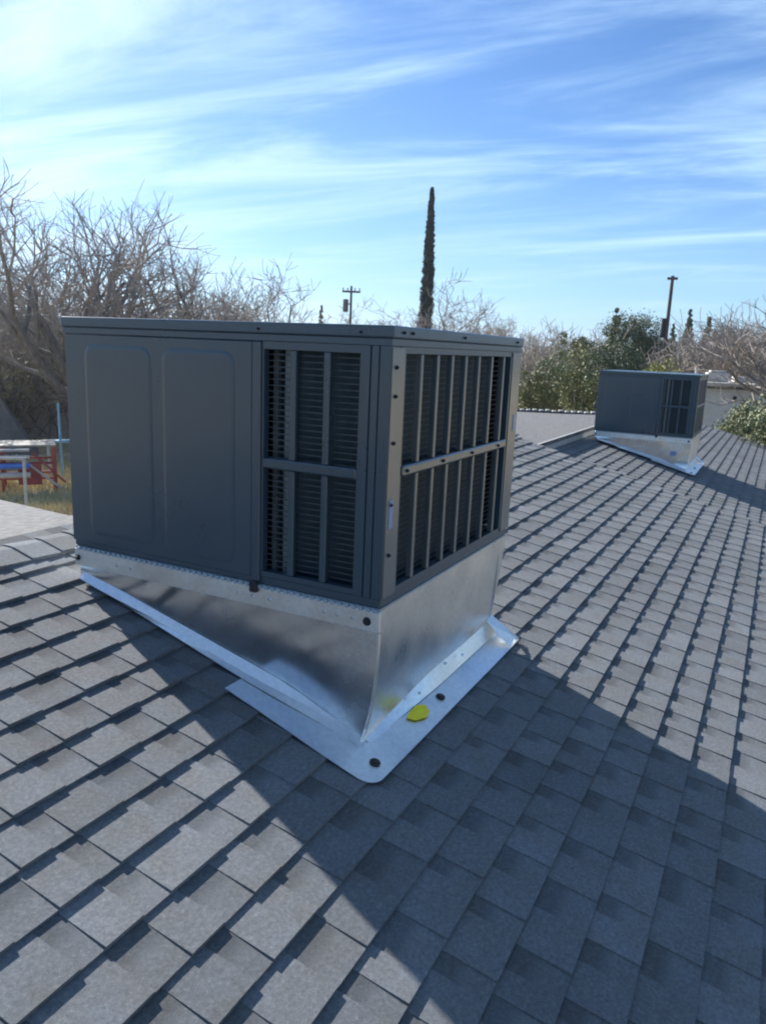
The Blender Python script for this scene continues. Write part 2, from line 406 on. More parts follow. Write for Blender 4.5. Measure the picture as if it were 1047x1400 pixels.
# rear low-slope roof behind the near ridge
def slab(pts, t=.08):
    mb = MB(); mb.prism(pts, (0, 0, -t)); return mb
def on_rear(px, py, s=-.13):
    d = ray(px, py); t_ = (zr - .012 + s * (CAM.y - YR) - CAM.z) / (d.z - s * d.y); return CAM + d * t_
q0, q1 = on_rear(0, 683), on_rear(96, 705)
dirq = (q1 - q0)
def rear_pt(x):
    t_ = (x - q0.x) / dirq.x; p = q0 + dirq * t_; return (p.x, p.y, zr - .012 - .13 * (p.y - YR))
rear_near = hp('rear_roof', slab([(XN0, YR + .004, zr - .012), (XN1, YR + .004, zr - .012), (XN1, YR + 2.6, zr - .012 - .13 * 2.6),
                                 (q1.x, q1.y, q1.z), (q0.x, q0.y, q0.z), (q0.x - 1.0, q0.y + 1.9, zr - .012 - .13 * (q0.y + 1.9 - YR)), (XN0, YR + 4.4, zr - .012 - .13 * 4.4)]), CAPSHEET, label='pale low-slope roof behind the nearer ridge')
# rear raised wing behind the far ridge
def on_y(px, py, yy):
    d = ray(px, py); return CAM + d * ((yy - CAM.y) / d.y)
zf = Z0 - DROP
lip = .13
a0 = on_slope(738, 607, zf + lip); a1 = on_slope(812, 583, zf + lip)
dr = (a1 - a0).normalized()
A_ = a0 - dr * 1.7; B_ = a0 + dr * ((13.6 - a0.x) / dr.x)
def at_z(px, py, z): return on_z(px, py, z)
e0 = on_z(640, 559, -.46); e1 = on_z(812, 567.5, -.46); de = (e1 - e0)
e2 = e0 + de * 1.32
wing = hp('rear_roof', slab([A_, B_, e2, e0], .05), CAPSHEET, label='gravelly grey low roof behind the farther ridge')
fb = MB(); fb.prism([A_ + Vector((0, .006, -.002)), B_ + Vector((0, .006, -.002)), B_ + Vector((0, .006, -lip - .05)), A_ + Vector((0, .006, -lip - .05))], (0, .03, 0))
hp('fascia', fb, FASCIA)
# coping pieces along the far edge
nrm = Vector((-de.y, de.x, 0)).normalized()
ncop = 26; cm = MB(); ln = de.length * 1.32 / ncop
cm.box(0.02, ln - .03, -.09, .09, .03, .065, bev=.01); cme = cm.mesh('coping'); cme.materials.append(FASCIA)
ang = math.atan2(de.y, de.x)
for i in range(ncop):
    o = bpy.data.objects.new('coping', cme); COL.objects.link(o); o.parent = wing
    p = e0 + de * (1.32 * i / ncop); o.location = (p.x, p.y, p.z + rnd.uniform(-.01, .01)); o.rotation_euler = (0, 0, ang)
cu = MB(); cu.box(0, de.length * 1.32, -.07, .07, -.12, .03); o = hp('coping_base', cu, DECK); o.location = (e0.x, e0.y, e0.z - GZ); o.rotation_euler = (0, 0, ang)

# walls and front fascia of the house (below the eaves)
wb = MB()
wb.box(XN0 + .5, XN1 - .1, YE + .6, YR + 1.9, GZ, -1.72)
hp('wall', wb, STUCCO)
wb = MB(); wb.box(XN1 + .1, XF1 - .4, YE + .6, YR + 1.2, GZ, -1.95); hp('wall', wb, STUCCO)
wb = MB(); wb.box(XN0, XN1, YE - .03, YE - .004, pz(YE, Z0) - .18, pz(YE, Z0) + .004); hp('fascia', wb, FASCIA)
wb = MB(); wb.box(XN1 + .03, XF1, YE - .03, YE - .004, pz(YE, zf) - .18, pz(YE, zf) + .004); hp('fascia', wb, FASCIA)

# ------------------------------------------------------------------ rooftop unit
UL, UW, UH = 1.355, 1.240, .865
unit = empty('rooftop_unit', (0, 0, 0), label='large dark grey packaged rooftop unit on the nearest curb, filling the middle of the view', cat='air conditioner', group='packaged units on the shingle roof')
def up(name, mb, mat=PAINT, parent=None, **kw): return mb.build(name, mat, parent or unit, **kw)
up('base_pan', MB().box(.006, UW - .006, .006, UL - .006, 0.0, .030, bev=.003))
up('top_panel', MB().box(-.008, UW + .008, -.008, UL + .008, .829, .865, bev=.005, seg=2))
up('top_trim', MB().box(-.002, UW + .002, -.002, UL + .002, .806, .8285, bev=.002))
# interior core and coils
up('inner_casing', MB().box(.30, UW - .12, .16, UL - .03, .032, .804), DARK)
PAN_Y0 = .499
# service panel on the long side with two shallow pressed fields
sp = up('side_panel', MB().box(.000, .022, PAN_Y0, UL - .002, .022, .805, bev=.003))
def pressed(y0, y1, z0, z1):
    b = bmesh.new(); r = .045; dep = .0024; b_in = .016
    def loop(off, xx):
        pts = []
        for cy, cz, a0_ in ((y1 - r, z1 - r, 0), (y0 + r, z1 - r, 90), (y0 + r, z0 + r, 180), (y1 - r, z0 + r, 270)):
            for k in range(6):
                a = R(a0_ + 18 * k); pts.append((xx, cy + (r - off) * math.cos(a), cz + (r - off) * math.sin(a)))
        return [b.verts.new(p) for p in pts]
    l0 = loop(0, -.0004); l1 = loop(b_in * .5, -dep * .8); l2 = loop(b_in, -dep)
    n = len(l0)
    for A, B in ((l0, l1), (l1, l2)):
        for i in range(n): b.faces.new((A[i], A[(i + 1) % n], B[(i + 1) % n], B[i]))
    b.faces.new(l2); bmesh.ops.recalc_face_normals(b, faces=b.faces)
    for f in b.faces:
        pass
    mb = MB(); mb.merge(b); o = up('pressed_field', mb, PAINT, sp, smooth=False)
    return o
pressed(.930, 1.252, .060, .770); pressed(.568, .880, .050, .770)
up('mullion', MB().box(-.006, .030, .462, PAN_Y0 - .003, .012, .805, bev=.003))
up('clip', MB().box(-.018, -.003, .466, .495, -.028, .010, bev=.003), BLACK)
# corner posts
def post_prism(pts, name='corner_post'):
    return up(name, MB().prism([(x, y, .0305) for x, y in pts], (0, 0, .775)))
# front-left corner post: folded sheet with grooves
post_prism([(0, .001), (0, .036), (.006, .037), (.006, .040), (0, .041), (0, .064), (.007, .065), (.007, .069), (0, .070), (0, .094), (.045, .094), (.045, .045), (.092, .045), (.092, .0),
            (.062, 0), (.062, .005), (.058, .005), (.058, 0), (.003, 0)])
post_prism([(UW - .115, 0), (UW, 0), (UW, .09), (UW - .02, .09), (UW - .02, .03), (UW - .115, .03)])
post_prism([(UW - .02, UL - .09), (UW, UL - .09), (UW, UL), (UW - .09, UL), (UW - .09, UL - .02), (UW - .02, UL - .02)])
up('post_glare_strip', MB().box(.004, .088, -.0030, -.0004, .034, .802, bev=.001), PAINT_LIT); up('post_glare_strip', MB().box(UW - .112, UW - .002, -.0030, -.0004, .034, .802, bev=.001), PAINT_LIT)  # added strips, their lighter colour stands in for glare on the posts
# plain panels round the two hidden sides
up('side_panel', MB().box(.03, UW - .092, UL - .022, UL, .0325, .805, bev=.002), label='plain rear panel')
up('side_panel', MB().box(UW - .022, UW - .001, .0925, UL - .092, .0325, .805, bev=.002), label='plain end panel')
# louvred guard on the long side
up('grille_frame', MB().box(.002, .03, .0945, .461, .0305, .048).box(.002, .03, .0945, .461, .782, .8055).box(.002, .03, .0945, .104, .0485, .7815).box(.002, .03, .4535, .461, .0485, .7815), PAINT)
for yb in (.344, .220):
    up('grille_bar', MB().box(.001, .022, yb - .0115, yb + .0115, .0485, .4005, bev=.003).box(.001, .022, yb - .0115, yb + .0115, .4335, .7815, bev=.003), PAINT)
up('grille_rail', MB().box(-.003, .024, .1045, .453, .401, .433, bev=.004), PAINT)
wr = MB()
z = .062
while z < .775:
    wr.box(.030, .0335, .105, .453, z, z + .0036); z += .0195
up('wire_guard', wr, WIRE, kind='stuff')
up('condenser_coil', MB().box(.085, .14, .10, .47, .032, .804), FIN)
tp = MB().box(.060, .078, .438, .457, .034, .80).box(.062, .078, .385, .412, .034, .80)
up('coil_end_plate', tp, TUBE)
for zs in (.790,):
    up('louvre', MB().box(.010, .05, .238, .332, .786, .796), PAINT_LIT); up('louvre', MB().box(.010, .05, .110, .205, .784, .792), PAINT_LIT)
# guard on the short side
BX = [.223, .352, .478, .606, .741, .884, 1.028]
up('grille_frame', MB().box(.0925, 1.1245, .002, .03, .0305, .050).box(.0925, 1.1245, .002, .03, .786, .8055).box(.0925, .104, .002, .03, .0505, .7855).box(1.1085, 1.1245, .0, .03, .0505, .7855), PAINT)
for xb in BX:
    up('grille_bar', MB().box(xb - .0085, xb + .0085, .000, .022, .0505, .4085, bev=.003).box(xb - .0085, xb + .0085, .000, .022, .4415, .7855, bev=.003), PAINT_LIT)
up('grille_rail', MB().box(.1045, 1.108, -.006, .024, .409, .441, bev=.005), PAINT_LIT)
wr = MB(); z = .062
while z < .78:
    wr.box(.105, 1.04, .030, .0335, z, z + .0036); z += .0195
up('wire_guard', wr, WIRE, kind='stuff')
up('condenser_coil', MB().box(.145, 1.03, .062, .14, .032, .804), FIN)
# screws
def screw(p, ax, r=.0065, parent=None, name='screw', mat=BLACK):
    p = Vector(p); a = Vector(ax); mb = MB(); mb.tube(p, p + a * .004, r * 1.5, r * 1.3, 10); mb.tube(p + a * .0041, p + a * .008, r, r * .85, 6)
    return mb.build(name, mat, parent or unit)
for z in (.17, .33, .52, .66, .745): screw((.030, -.0032, z), (0, -1, 0), .0045)
for xx in (.06, .12, .55, 1.15): screw((xx, -.0082, .846), (0, -1, 0), .0036)
for xx in (.42, .70, 1.0, .13): screw((xx, -.0062, .425), (0, -1, 0), .0045)
for yy in (.10, .47): screw((-.0082, yy, .843), (-1, 0, 0), .003)
up('sticker', MB().box(.020, .046, -.0050, -.0032, .255, .345), STICKER, label='narrow pale blue sticker on the corner post')
up('sticker', MB().box(UW - .055, UW - .02, -.0050, -.0032, .47, .54), STICKER, label='small pale sticker on the far post')

# ------------------------------------------------------------------ roof curb of the unit
curb = empty('roof_curb', (0, 0, 0), label='bright galvanised sheet metal curb with base flashing, wedge shaped, under the nearest unit', cat='roof curb', group='sheet metal curbs on the shingle roof')
def cp(name, mb, mat=GALV, parent=None, **kw): return mb.build(name, mat, parent or curb, **kw)
rz = lambda y: Z0 + SL * y + .021
CX0, CX1, CY0, CY1 = .004, 1.232, .004, 1.318
# top rail on four sides
rail = cp('top_rail', MB().box(-.004, .012, .000, 1.345, -.078, -.010, bev=.002)
   .box(1.224, 1.240, .0125, 1.345, -.078, -.010, bev=.002).box(.0125, 1.2235, 1.333, 1.345, -.078, -.010, bev=.002), GALV_SOFT)
gk = MB(); gk.box(.002, 1.236, .004, 1.345, -.0098, -.001)
y = .01
while y < 1.33: gk.box(-.0065, .0018, y, y + .016, -.0135, -.002, bev=.002); y += .026
cp('gasket', gk, noise_mat('gasket_metal', (.30, .36, .40), (.38, .44, .48), 20, rough=.5, metal=.4), kind='stuff')
for yy in (.10, .155, .205, .42, .49, .55, 1.05, 1.12):
    cp('slot', MB().tube((-.0042, yy, -.044), (-.0065, yy, -.044), .0075, .006, 10), GALV, rail)
screw((-.0042, .045, -.046), (-1, 0, 0), .010, curb, 'bolt'); screw((-.0042, 1.325, -.046), (-1, 0, 0), .008, curb, 'bolt')
# tapering walls with a flare at the foot
def wall_long(xs, sgn, name='side_wall', label=None):
    b = bmesh.new(); ny, nz = 26, 12; g = []
    for i in range(ny + 1):
        yy = CY0 + (CY1 - CY0) * i / ny; zb = rz(yy); zt = -.0785; h = zt - zb; col = []
        near = max(0, 1 - yy / .35)
        for j in range(nz + 1):
            tz = j / nz; zz = zt - h * tz
            fl = .038 * near * max(0, (tz - .35) / .65) ** 2.8
            bow = .006 * math.sin(yy * 5.1 + 1) * math.sin(tz * math.pi)
            col.append(b.verts.new((xs + sgn * (fl + bow), yy + (.030 * tz ** 2 - .002) * max(0, 1 - i / 3), zz)))
        g.append(col)
    for i in range(ny):
        for j in range(nz): b.faces.new((g[i][j], g[i + 1][j], g[i + 1][j + 1], g[i][j + 1]))
    bmesh.ops.recalc_face_normals(b, faces=b.faces); bmesh.ops.solidify(b, geom=b.faces[:], thickness=.0015)
    mb = MB(); mb.merge(b); return cp(name, mb, GALV, smooth=True, label=label)
wall_long(CX0, -1)
wall_long(CX1 - .085, .001)
b = bmesh.new(); g = []; nx, nz = 24, 12
for i in range(nx + 1):
    u = i / nx; col = []
    for j in range(nz + 1):
        tz = j / nz; zt, zb = -.006, rz(.03)
        inn = -.075 * u * tz
        cor = -.038 * max(0, 1 - u * 3.2) * max(0, (tz - .35) / .65) ** 2.8
        xx = CX0 + (CX1 - CX0) * u + inn + cor
        yy = .002 + .030 * tz ** 2 + .004 * math.sin(u * 7) * math.sin(tz * 3.14)
        col.append(b.verts.new((xx, yy, zt + (zb - zt) * tz)))
    g.append(col)
for i in range(nx):
    for j in range(nz): b.faces.new((g[i][j], g[i + 1][j], g[i + 1][j + 1], g[i][j + 1]))
bmesh.ops.recalc_face_normals(b, faces=b.faces); bmesh.ops.solidify(b, geom=b.faces[:], thickness=.0015)
mb = MB(); mb.merge(b); cp('front_wall', mb, GALV_SATIN, smooth=True)
cp('rear_wall', MB().box(CX0 + .01, CX1 - .04, CY1 - .004, CY1, rz(CY1) - .004, -.0785))
# corner seam bead
sb = MB()
prev = None
for k in range(9):
    tz = k / 8; p = (CX0 - .002 - .038 * max(0, (tz - .35) / .65) ** 2.8, .003 + .030 * tz ** 2, -.0785 + (rz(.03) + .0785) * tz)
    if prev: sb.tube(prev, p, .0060, None, 6, cap=False)
    prev = p
cp('corner_seam', sb, GALV_SOFT)
# base plate lying on the shingles, one rounded corner
def plate():
    pts = []
    X0, X1, Y0, Y1 = -.190, 1.228, -.100, .500; r = .055
    for k in range(7):
        a = R(180 + 15 * k); pts.append((X0 + r + r * math.cos(a), Y0 + r + r * math.sin(a)))
    pts += [(X1, Y0), (X1, .03), (.03, .03), (.03, Y1), (X0 + .05, Y1)]
    b = bmesh.new()
    vs = [b.verts.new((px, py, rz(py) + .001)) for px, py in pts]; b.faces.new(vs)
    bmesh.ops.triangulate(b, faces=b.faces)
    bmesh.ops.subdivide_edges(b, edges=b.edges[:], cuts=3, use_grid_fill=True)
    for v in b.verts: v.co.z += .0035 * math.sin(v.co.x * 9 + 1) * math.sin(v.co.y * 11 + .5)
    bmesh.ops.recalc_face_normals(b, faces=b.faces)
    for f in b.faces:
        if f.normal.z < 0: f.normal_flip()
    bmesh.ops.solidify(b, geom=b.faces[:], thickness=.0018)
    mb = MB(); mb.merge(b); return cp('base_plate', mb, GALV_SOFT)
bp_ = plate()
# angled legs of the flashing against the walls
def leg(path_top, path_bot, name='flashing_leg'):
    b = bmesh.new(); A = [b.verts.new(p) for p in path_top]; B = [b.verts.new(p) for p in path_bot]
    for i in range(len(A) - 1): b.faces.new((A[i], A[i + 1], B[i + 1], B[i]))
    bmesh.ops.recalc_face_normals(b, faces=b.faces); bmesh.ops.solidify(b, geom=b.faces[:], thickness=.0015)
    mb = MB(); mb.merge(b); return cp(name, mb, GALV_SOFT)
nseg = 14
tt = []; mm = []; bb = []
for i in range(nseg + 1):
    yy = .02 + (1.30 - .02) * i / nseg
    hgt = .012 + .026 * min(1, yy / .35)
    tt.append((.003 - .030 * max(0, 1 - yy / .35), yy, rz(yy) + hgt)); mm.append((-.024, yy, rz(yy) + .014 + .004 * math.sin(yy * 9))); bb.append((-.052 + .045 * max(0, (yy - .5) / .8), yy, rz(yy) + .004))
leg(tt, mm); leg(mm, bb)
tt = []; mm = []; bb = []
for i in range(nseg + 1):
    u = i / nseg; xx = -.012 + 1.175 * u
    k = min(1, u * 2.2)
    tt.append((xx, .034 - .004 * k, rz(.03) + .010 + .052 * k)); mm.append((xx, .022 - .012 * k, rz(.01) + .007 + .022 * k)); bb.append((xx + .004, .012 - .016 * k, rz(.0) + .004))
leg(tt, mm); leg(mm, bb)
# little cricket at the far end of the plate
ck = MB(); cpx = 1.08
b = bmesh.new()
P = [(1.10, .02, rz(.02) + .075), (1.10, -.098, rz(-.098) + .004), (1.225, .02, rz(.02) + .05), (1.232, -.098, rz(-.098) + .006), (1.165, .02, rz(.02) + .085), (1.165, -.098, rz(-.098) + .030)]
v = [b.verts.new(p) for p in P]
b.faces.new((v[0], v[1], v[5], v[4])); b.faces.new((v[4], v[5], v[3], v[2])); bmesh.ops.recalc_face_normals(b, faces=b.faces); bmesh.ops.solidify(b, geom=b.faces[:], thickness=.0015)
mb = MB(); mb.merge(b); cp('cricket', mb, GALV_SOFT)
nup = Vector((0, -sn, cs))
for q in ((-.086, -.047), (.448, -.040)): screw((q[0], q[1], rz(q[1]) + .004), nup, .0125, curb, 'bolt')
screw((1.19, -.06, rz(-.06) + .024), nup, .006, curb, 'bolt')
for q in ((.25, .0), (.62, .0), (.33, -.02), (.75, -.02)): screw((q[0], q[1] + .018, rz(q[1]) + .050), (0, -.7, .7), .004, curb, 'rivet', GALV)
# yellow blotch on the plate
pts = []
c0 = Vector((.276, -.030, 0)); ym = MB()
prof = [1 + .10 * math.sin(i / 32 * 6.2832 * 2 + 1) + .09 * math.sin(i / 32 * 6.2832 * 3) + .05 * math.sin(i / 32 * 6.2832 * 7 + 2) for i in range(32)]
for i, k in enumerate(prof):
    a = 2 * math.pi * i / len(prof); pts.append((c0.x + .056 * k * math.cos(a) - .012 * math.sin(a), c0.y + .030 * k * math.sin(a), 0))
ym.prism([(a, b_, rz(b_) + .0075) for a, b_, _ in pts], (0, 0, .0018))
cp('paint_mark', ym, YELLOW, label='bright yellow paint blotch on the flashing')

# second unit and curb, the same make, farther along the roof and a step lower
FU = Vector((9.343, -.005, -.246))
unit2 = copy_tree(unit); unit2.location = FU; unit2['label'] = 'second dark grey packaged rooftop unit, small in the distance on the lower roof section'
curb2 = copy_tree(curb); curb2.location = (9.343, -.005, -.2461); curb2['label'] = 'galvanised wedge curb under the distant unit, with a small pale tag by its corner'
for ch in list(curb2.children):
    if ch.name.startswith('paint_mark'): bpy.data.objects.remove(ch)
o = MB().box(-.0095, -.0045, .19, .27, -.26, -.20, bev=.002).build('tag', STICKER, curb2, label='small pale tag')
# shift the unit slab so curb feet meet the lower roof

# ================================================================== surroundings
# ------------------------------------------------------------------ ground and hills
GROUND = noise_mat('dry_grass_ground', (.30, .24, .15), (.46, .38, .24), 0.9, rough=1, c3=(.42, .35, .22), bump=.6, bscale=9, detail=9, spec=.1, bdist=.05)
g = bmesh.new(); n = 48; S_ = 6000
for i in range(2): pass
gv = {}
rings = [0, 6, 12, 20, 30, 45, 70, 110, 200, 400, 900, 1800, 2850]
cen = g.verts.new((5, 5, GZ)); prev = None
for r_ in rings[1:]:
    cur = []
    for k in range(n):
        a = 2 * math.pi * k / n
        dz = 0 if r_ < 14 else random.uniform(-.05, .12) if r_ < 150 else random.uniform(-.3, .3)
        cur.append(g.verts.new((5 + r_ * math.cos(a), 5 + r_ * math.sin(a), GZ + dz)))
    for k in range(n):
        if prev is None: g.faces.new((cen, cur[k], cur[(k + 1) % n]))
        else: g.faces.new((prev[k], cur[k], cur[(k + 1) % n], prev[(k + 1) % n]))
    prev = cur
me = bpy.data.meshes.new('ground'); g.to_mesh(me); g.free()
link('ground', me, GROUND, smooth=True, kind='structure')

HILL = noise_mat('hill_scrub', (.05, .07, .05), (.12, .12, .08), .004, rough=1, detail=8)
def ridge_hill(dist, pxa, pxb, hs, seed):
    rr = random.Random(seed); b = bmesh.new(); A = []; k = 40
    for i in range(k + 1):
        px = pxa + (pxb - pxa) * i / k; row = []
        h = hs * (.62 + .38 * math.sin(i * .37 + seed) + .12 * math.sin(i * 1.3 + seed * 2) + rr.uniform(-.03, .03))
        for dd, hh in ((0, 0), (.35, .55), (.7, 1.0), (1.6, .3)):
            p = at(px, dist * (1 + dd * .35), GZ - 2 + max(h, 4) * hh); row.append(b.verts.new(p))
        A.append(row)
    for i in range(k):
        for j in range(3): b.faces.new((A[i][j], A[i + 1][j], A[i + 1][j + 1], A[i][j + 1]))
    bmesh.ops.recalc_face_normals(b, faces=b.faces)
    me = bpy.data.meshes.new('hills'); b.to_mesh(me); b.free(); link('hills', me, HILL, smooth=True, kind='structure')
ridge_hill(1700, -900, 2200, 34, 3)

# ------------------------------------------------------------------ trees
def bark(name, a, b): return noise_mat(name, a, b, 9, rough=.9, bump=.5, bscale=30, stretch=(1, 1, .3), bdist=.02)
BARK = bark('bark_grey', (.09, .08, .076), (.19, .175, .165))
TWIG = bark('twig_brown', (.19, .168, .155), (.32, .285, .26))
TWIG_PALE = bark('twig_pale', (.23, .20, .17), (.37, .33, .27))
def tubes(name, segs, n=3):
    S = np.array([(*a, *b, ra, rb) for a, b, ra, rb in segs], dtype=np.float64)
    P0, P1, r0_, r1_ = S[:, :3], S[:, 3:6], S[:, 6], S[:, 7]
    ax = P1 - P0; ax /= np.linalg.norm(ax, axis=1)[:, None] + 1e-9
    t = np.where(np.abs(ax[:, 2:3]) < .9, np.array([[0, 0, 1.]]), np.array([[1., 0, 0]]))
    u = np.cross(ax, t); u /= np.linalg.norm(u, axis=1)[:, None] + 1e-9; v = np.cross(ax, u)
    A = []; B = []
    for k in range(n):
        a = 2 * math.pi * k / n; d = u * math.cos(a) + v * math.sin(a)
        A.append(P0 + d * r0_[:, None]); B.append(P1 + d * r1_[:, None])
    Q = []
    for k in range(n): Q.append(np.stack([A[k], A[(k + 1) % n], B[(k + 1) % n], B[k]], axis=1))
    return quads(name, np.concatenate(Q))
def grow(rr, segs, tw, p, d, length, rad, lev, maxlev, wob, upb, kids, minr):
    ns = 5 if lev < 2 else 3
    step = length / ns; pts = []
    for i in range(ns):
        d = (d + Vector((rr.gauss(0, wob), rr.gauss(0, wob), rr.gauss(0, wob) + upb))).normalized()
        q = p + d * step; ra = rad * (1 - .45 * i / ns); rb = rad * (1 - .45 * (i + 1) / ns)
        (segs if lev <= 2 else tw).append((tuple(p), tuple(q), max(ra, minr), max(rb, minr)))
        pts.append((q.copy(), d.copy())); p = q
    if lev >= maxlev: return
    k = kids[min(lev, len(kids) - 1)]
    for c in range(k):
        q, dd = pts[min(ns - 1, int(ns * (.25 + .75 * (c + rr.random()) / k)))]
        az = rr.uniform(0, 2 * math.pi); t = Vector((math.cos(az), math.sin(az), rr.uniform(-.2, .6)))
        perp = (t - dd * t.dot(dd)); perp.normalize()
        spread = rr.uniform(.45, 1.05)
        nd = (dd * math.cos(spread) + perp * math.sin(spread)).normalized()
        grow(rr, segs, tw, q, nd, length * rr.uniform(.52, .80), rad * .50, lev + 1, maxlev, wob, upb, kids, minr)
def bare_tree(loc, h, seed, label, group=None, limbs=5, spread=.8, maxlev=5, kids=(4, 4, 4, 4, 3), rad=.16, trunkh=.25, twig=TWIG, brk=BARK, wob=.11, upb=.05, minr=.004, cat='tree', name='bare_tree', lean=(0, 0)):
    rr = random.Random(seed); t = empty(name, loc, label=label, cat=cat, group=group)
    segs = []; tw = []
    p = Vector((0, 0, -.1)); top = Vector((lean[0], lean[1], h * trunkh)); segs.append((tuple(p), tuple(top * .5), rad * 1.25, rad * 1.05)); segs.append((tuple(top * .5), tuple(top), rad * 1.05, rad))
    for k in range(limbs):
        az = 2 * math.pi * (k + rr.uniform(-.25, .25)) / limbs; sp_ = spread * rr.uniform(.35, 1.15)
        d = Vector((math.cos(az) * math.sin(sp_), math.sin(az) * math.sin(sp_), math.cos(sp_)))
        grow(rr, segs, tw, top, d, h * (1 - trunkh) * rr.uniform(.42, .6), rad * .62, 1, maxlev, wob, upb, kids, minr)
    # scale so the height is right
    mz = max([s[1][2] for s in segs + tw]); k = h / mz if mz > 0 else 1
    sc = lambda L_: [((a[0] * k, a[1] * k, a[2] * k), (b[0] * k, b[1] * k, b[2] * k), c, d) for a, b, c, d in L_]
    link('trunk', tubes('trunk', sc(segs), 5), brk, t)
    if tw: link('crown', tubes('crown', sc(tw), 3), twig, t)
    return t
def leaf_mat(name, a, b, c):
    m = noise_mat(name, a, c, 2.2, rough=.6, c3=b, detail=6, spec=.3)
    bs = m.node_tree.nodes['Principled BSDF']
    return m
LEAF_DARK = leaf_mat('leaf_dark', (.07, .088, .045), (.105, .125, .06), (.16, .175, .085))
LEAF_OLD = leaf_mat('leaf_deep', (.03, .05, .025), (.05, .075, .035), (.08, .11, .05))
LEAF_CYP = leaf_mat('leaf_cypress', (.007, .022, .016), (.011, .030, .020), (.018, .042, .025))
LEAF_OLIVE = leaf_mat('leaf_olive', (.10, .12, .05), (.15, .165, .07), (.24, .24, .11))
LEAF_YEL = leaf_mat('leaf_yellow_green', (.14, .17, .035), (.21, .225, .05), (.30, .29, .08))
LEAF_GREY = leaf_mat('leaf_grey_green', (.10, .125, .06), (.16, .18, .09), (.24, .25, .14))
LEAF_DRY = leaf_mat('leaf_dry', (.24, .20, .12), (.31, .26, .16), (.38, .33, .19))
def leaves(rg, centres, radii, per, size):
    """leaf-sized quads clumped round centres"""
    C_ = np.repeat(centres, per, axis=0); Rr = np.repeat(radii, per, axis=0)
    d = rg.normal(size=C_.shape); d /= np.linalg.norm(d, axis=1)[:, None]
    P = C_ + d * Rr * (rg.random((len(C_), 1)) ** .45)
    n = rg.normal(size=P.shape); n += d * .8; n /= np.linalg.norm(n, axis=1)[:, None]
    t = rg.normal(size=P.shape); u = np.cross(n, t); u /= np.linalg.norm(u, axis=1)[:, None]; v = np.cross(n, u)
    s = size * (.5 + rg.random((len(P), 1))); u = u * s; v = v * s * .55
    return np.stack([P - u, P - v * .9, P + u, P + v * .9], axis=1)
def leafy(loc, w_, h, seed, mat, label, group=None, clumps=120, per=50, size=.10, stemh=.15, cat='tree', name='leafy_tree', shape='round', lop=.25):
    rg = np.random.default_rng(seed); t = empty(name, loc, label=label, cat=cat, group=group)
    rx = w_ / 2
    if shape == 'cone':
        zz = rg.random(clumps) ** (.9 if 'cypress' in name else 1.25); a = rg.random(clumps) * 6.283; rad = ((1 - zz) if 'cypress' not in name else (1 - zz) ** .62 * .85) * rx * np.sqrt(rg.random(clumps)) * 1.0 + .03 * rx
        c = np.stack([rad * np.cos(a), rad * np.sin(a), h * stemh + zz * h * (1 - stemh) * .97], 1); rr_ = np.full((clumps, 1), rx * .26) * (1.15 - zz[:, None] * (.85 if 'cypress' not in name else .6))
    else:
        d = rg.normal(size=(clumps, 3)); d /= np.linalg.norm(d, axis=1)[:, None]; rr0 = rg.random((clumps, 1)) ** .4
        lobes = 1 + lop * np.sin(d[:, :1] * 3.1 + seed) * np.cos(d[:, 1:2] * 4.3 + seed * 1.7) + lop * .6 * rg.normal(size=(clumps, 1)) * .5
        c = d * rr0 * lobes * np.array([rx * .86, rx * .86, h * (1 - stemh) * .46]); c[:, 2] += h * (stemh + (1 - stemh) * .5)
        c[:, 2] = np.maximum(c[:, 2], .05 * h)
        rr_ = (rx * .20) * (.5 + rg.random((clumps, 1)))
    V = leaves(rg, c, rr_, int(per * 1.8), size * .72)
    V[:, :, 2] = np.maximum(V[:, :, 2], .01)
    segs = [((0, 0, -.1), (0, 0, h * max(stemh, .3)), .028 * h ** .8 + .02, .02 * h ** .8 + .01)]
    for k in range(0, min(clumps, 26)):
        e = c[k]; segs.append(((0, 0, h * stemh * .8 + .1), tuple(e * np.array([.5, .5, 1]) - np.array([0, 0, (e[2] - h * stemh) * .45])), .02 * h ** .6, .012 * h ** .6))
        segs.append((tuple(e * np.array([.5, .5, 1]) - np.array([0, 0, (e[2] - h * stemh) * .45])), tuple(e), .012 * h ** .6, .004))
    link('trunk', tubes('trunk', segs, 5), BARK, t)
    link('crown', quads('crown', V), mat, t)
    return t
def hgt(px, py, dist): return zat(px, py, dist) - GZ

# big bare trees on the left
def BT(px, dist, topy, seed, label, **kw):
    return bare_tree(at(px, dist, GZ), hgt(px, topy, dist), seed, label, **kw)
GL = 'bare fruit trees left of the unit'
BT(122, 25.5, 238, 21, 'tall bare tree with a thick upright dark limb at the far left of the roof', group=GL, lean=(-.2, .35), rad=.27, limbs=6, spread=.75, kids=(4, 5, 4, 4, 4), minr=.007)
BT(-60, 38.0, 205, 24, 'bare tree cut by the left edge of the view, its tip the highest twig there', group=GL, rad=.17, limbs=6, spread=.8, kids=(4, 5, 4, 4, 4), minr=.007)
BT(240, 27.0, 283, 23, 'bare tree with fanning limbs rising right behind the middle of the unit side panel', group=GL, rad=.20, limbs=7, spread=.95, kids=(4, 5, 4, 4, 4), minr=.007)
BT(345, 31.0, 335, 28, 'low wide bare tree with long side branches over the grille end of the unit', group=GL, rad=.15, limbs=6, spread=1.15, kids=(4, 4, 4, 4, 3), minr=.010)
BT(160, 35.0, 355, 31, 'bare tree in the second row, between the two big fanning trees', group=GL, rad=.18, limbs=6, spread=.9, minr=.008)
BT(10, 33.0, 345, 37, 'paler bare tree in the second row near the left edge', group=GL, rad=.18, limbs=7, spread=.9, minr=.008, twig=TWIG_PALE)
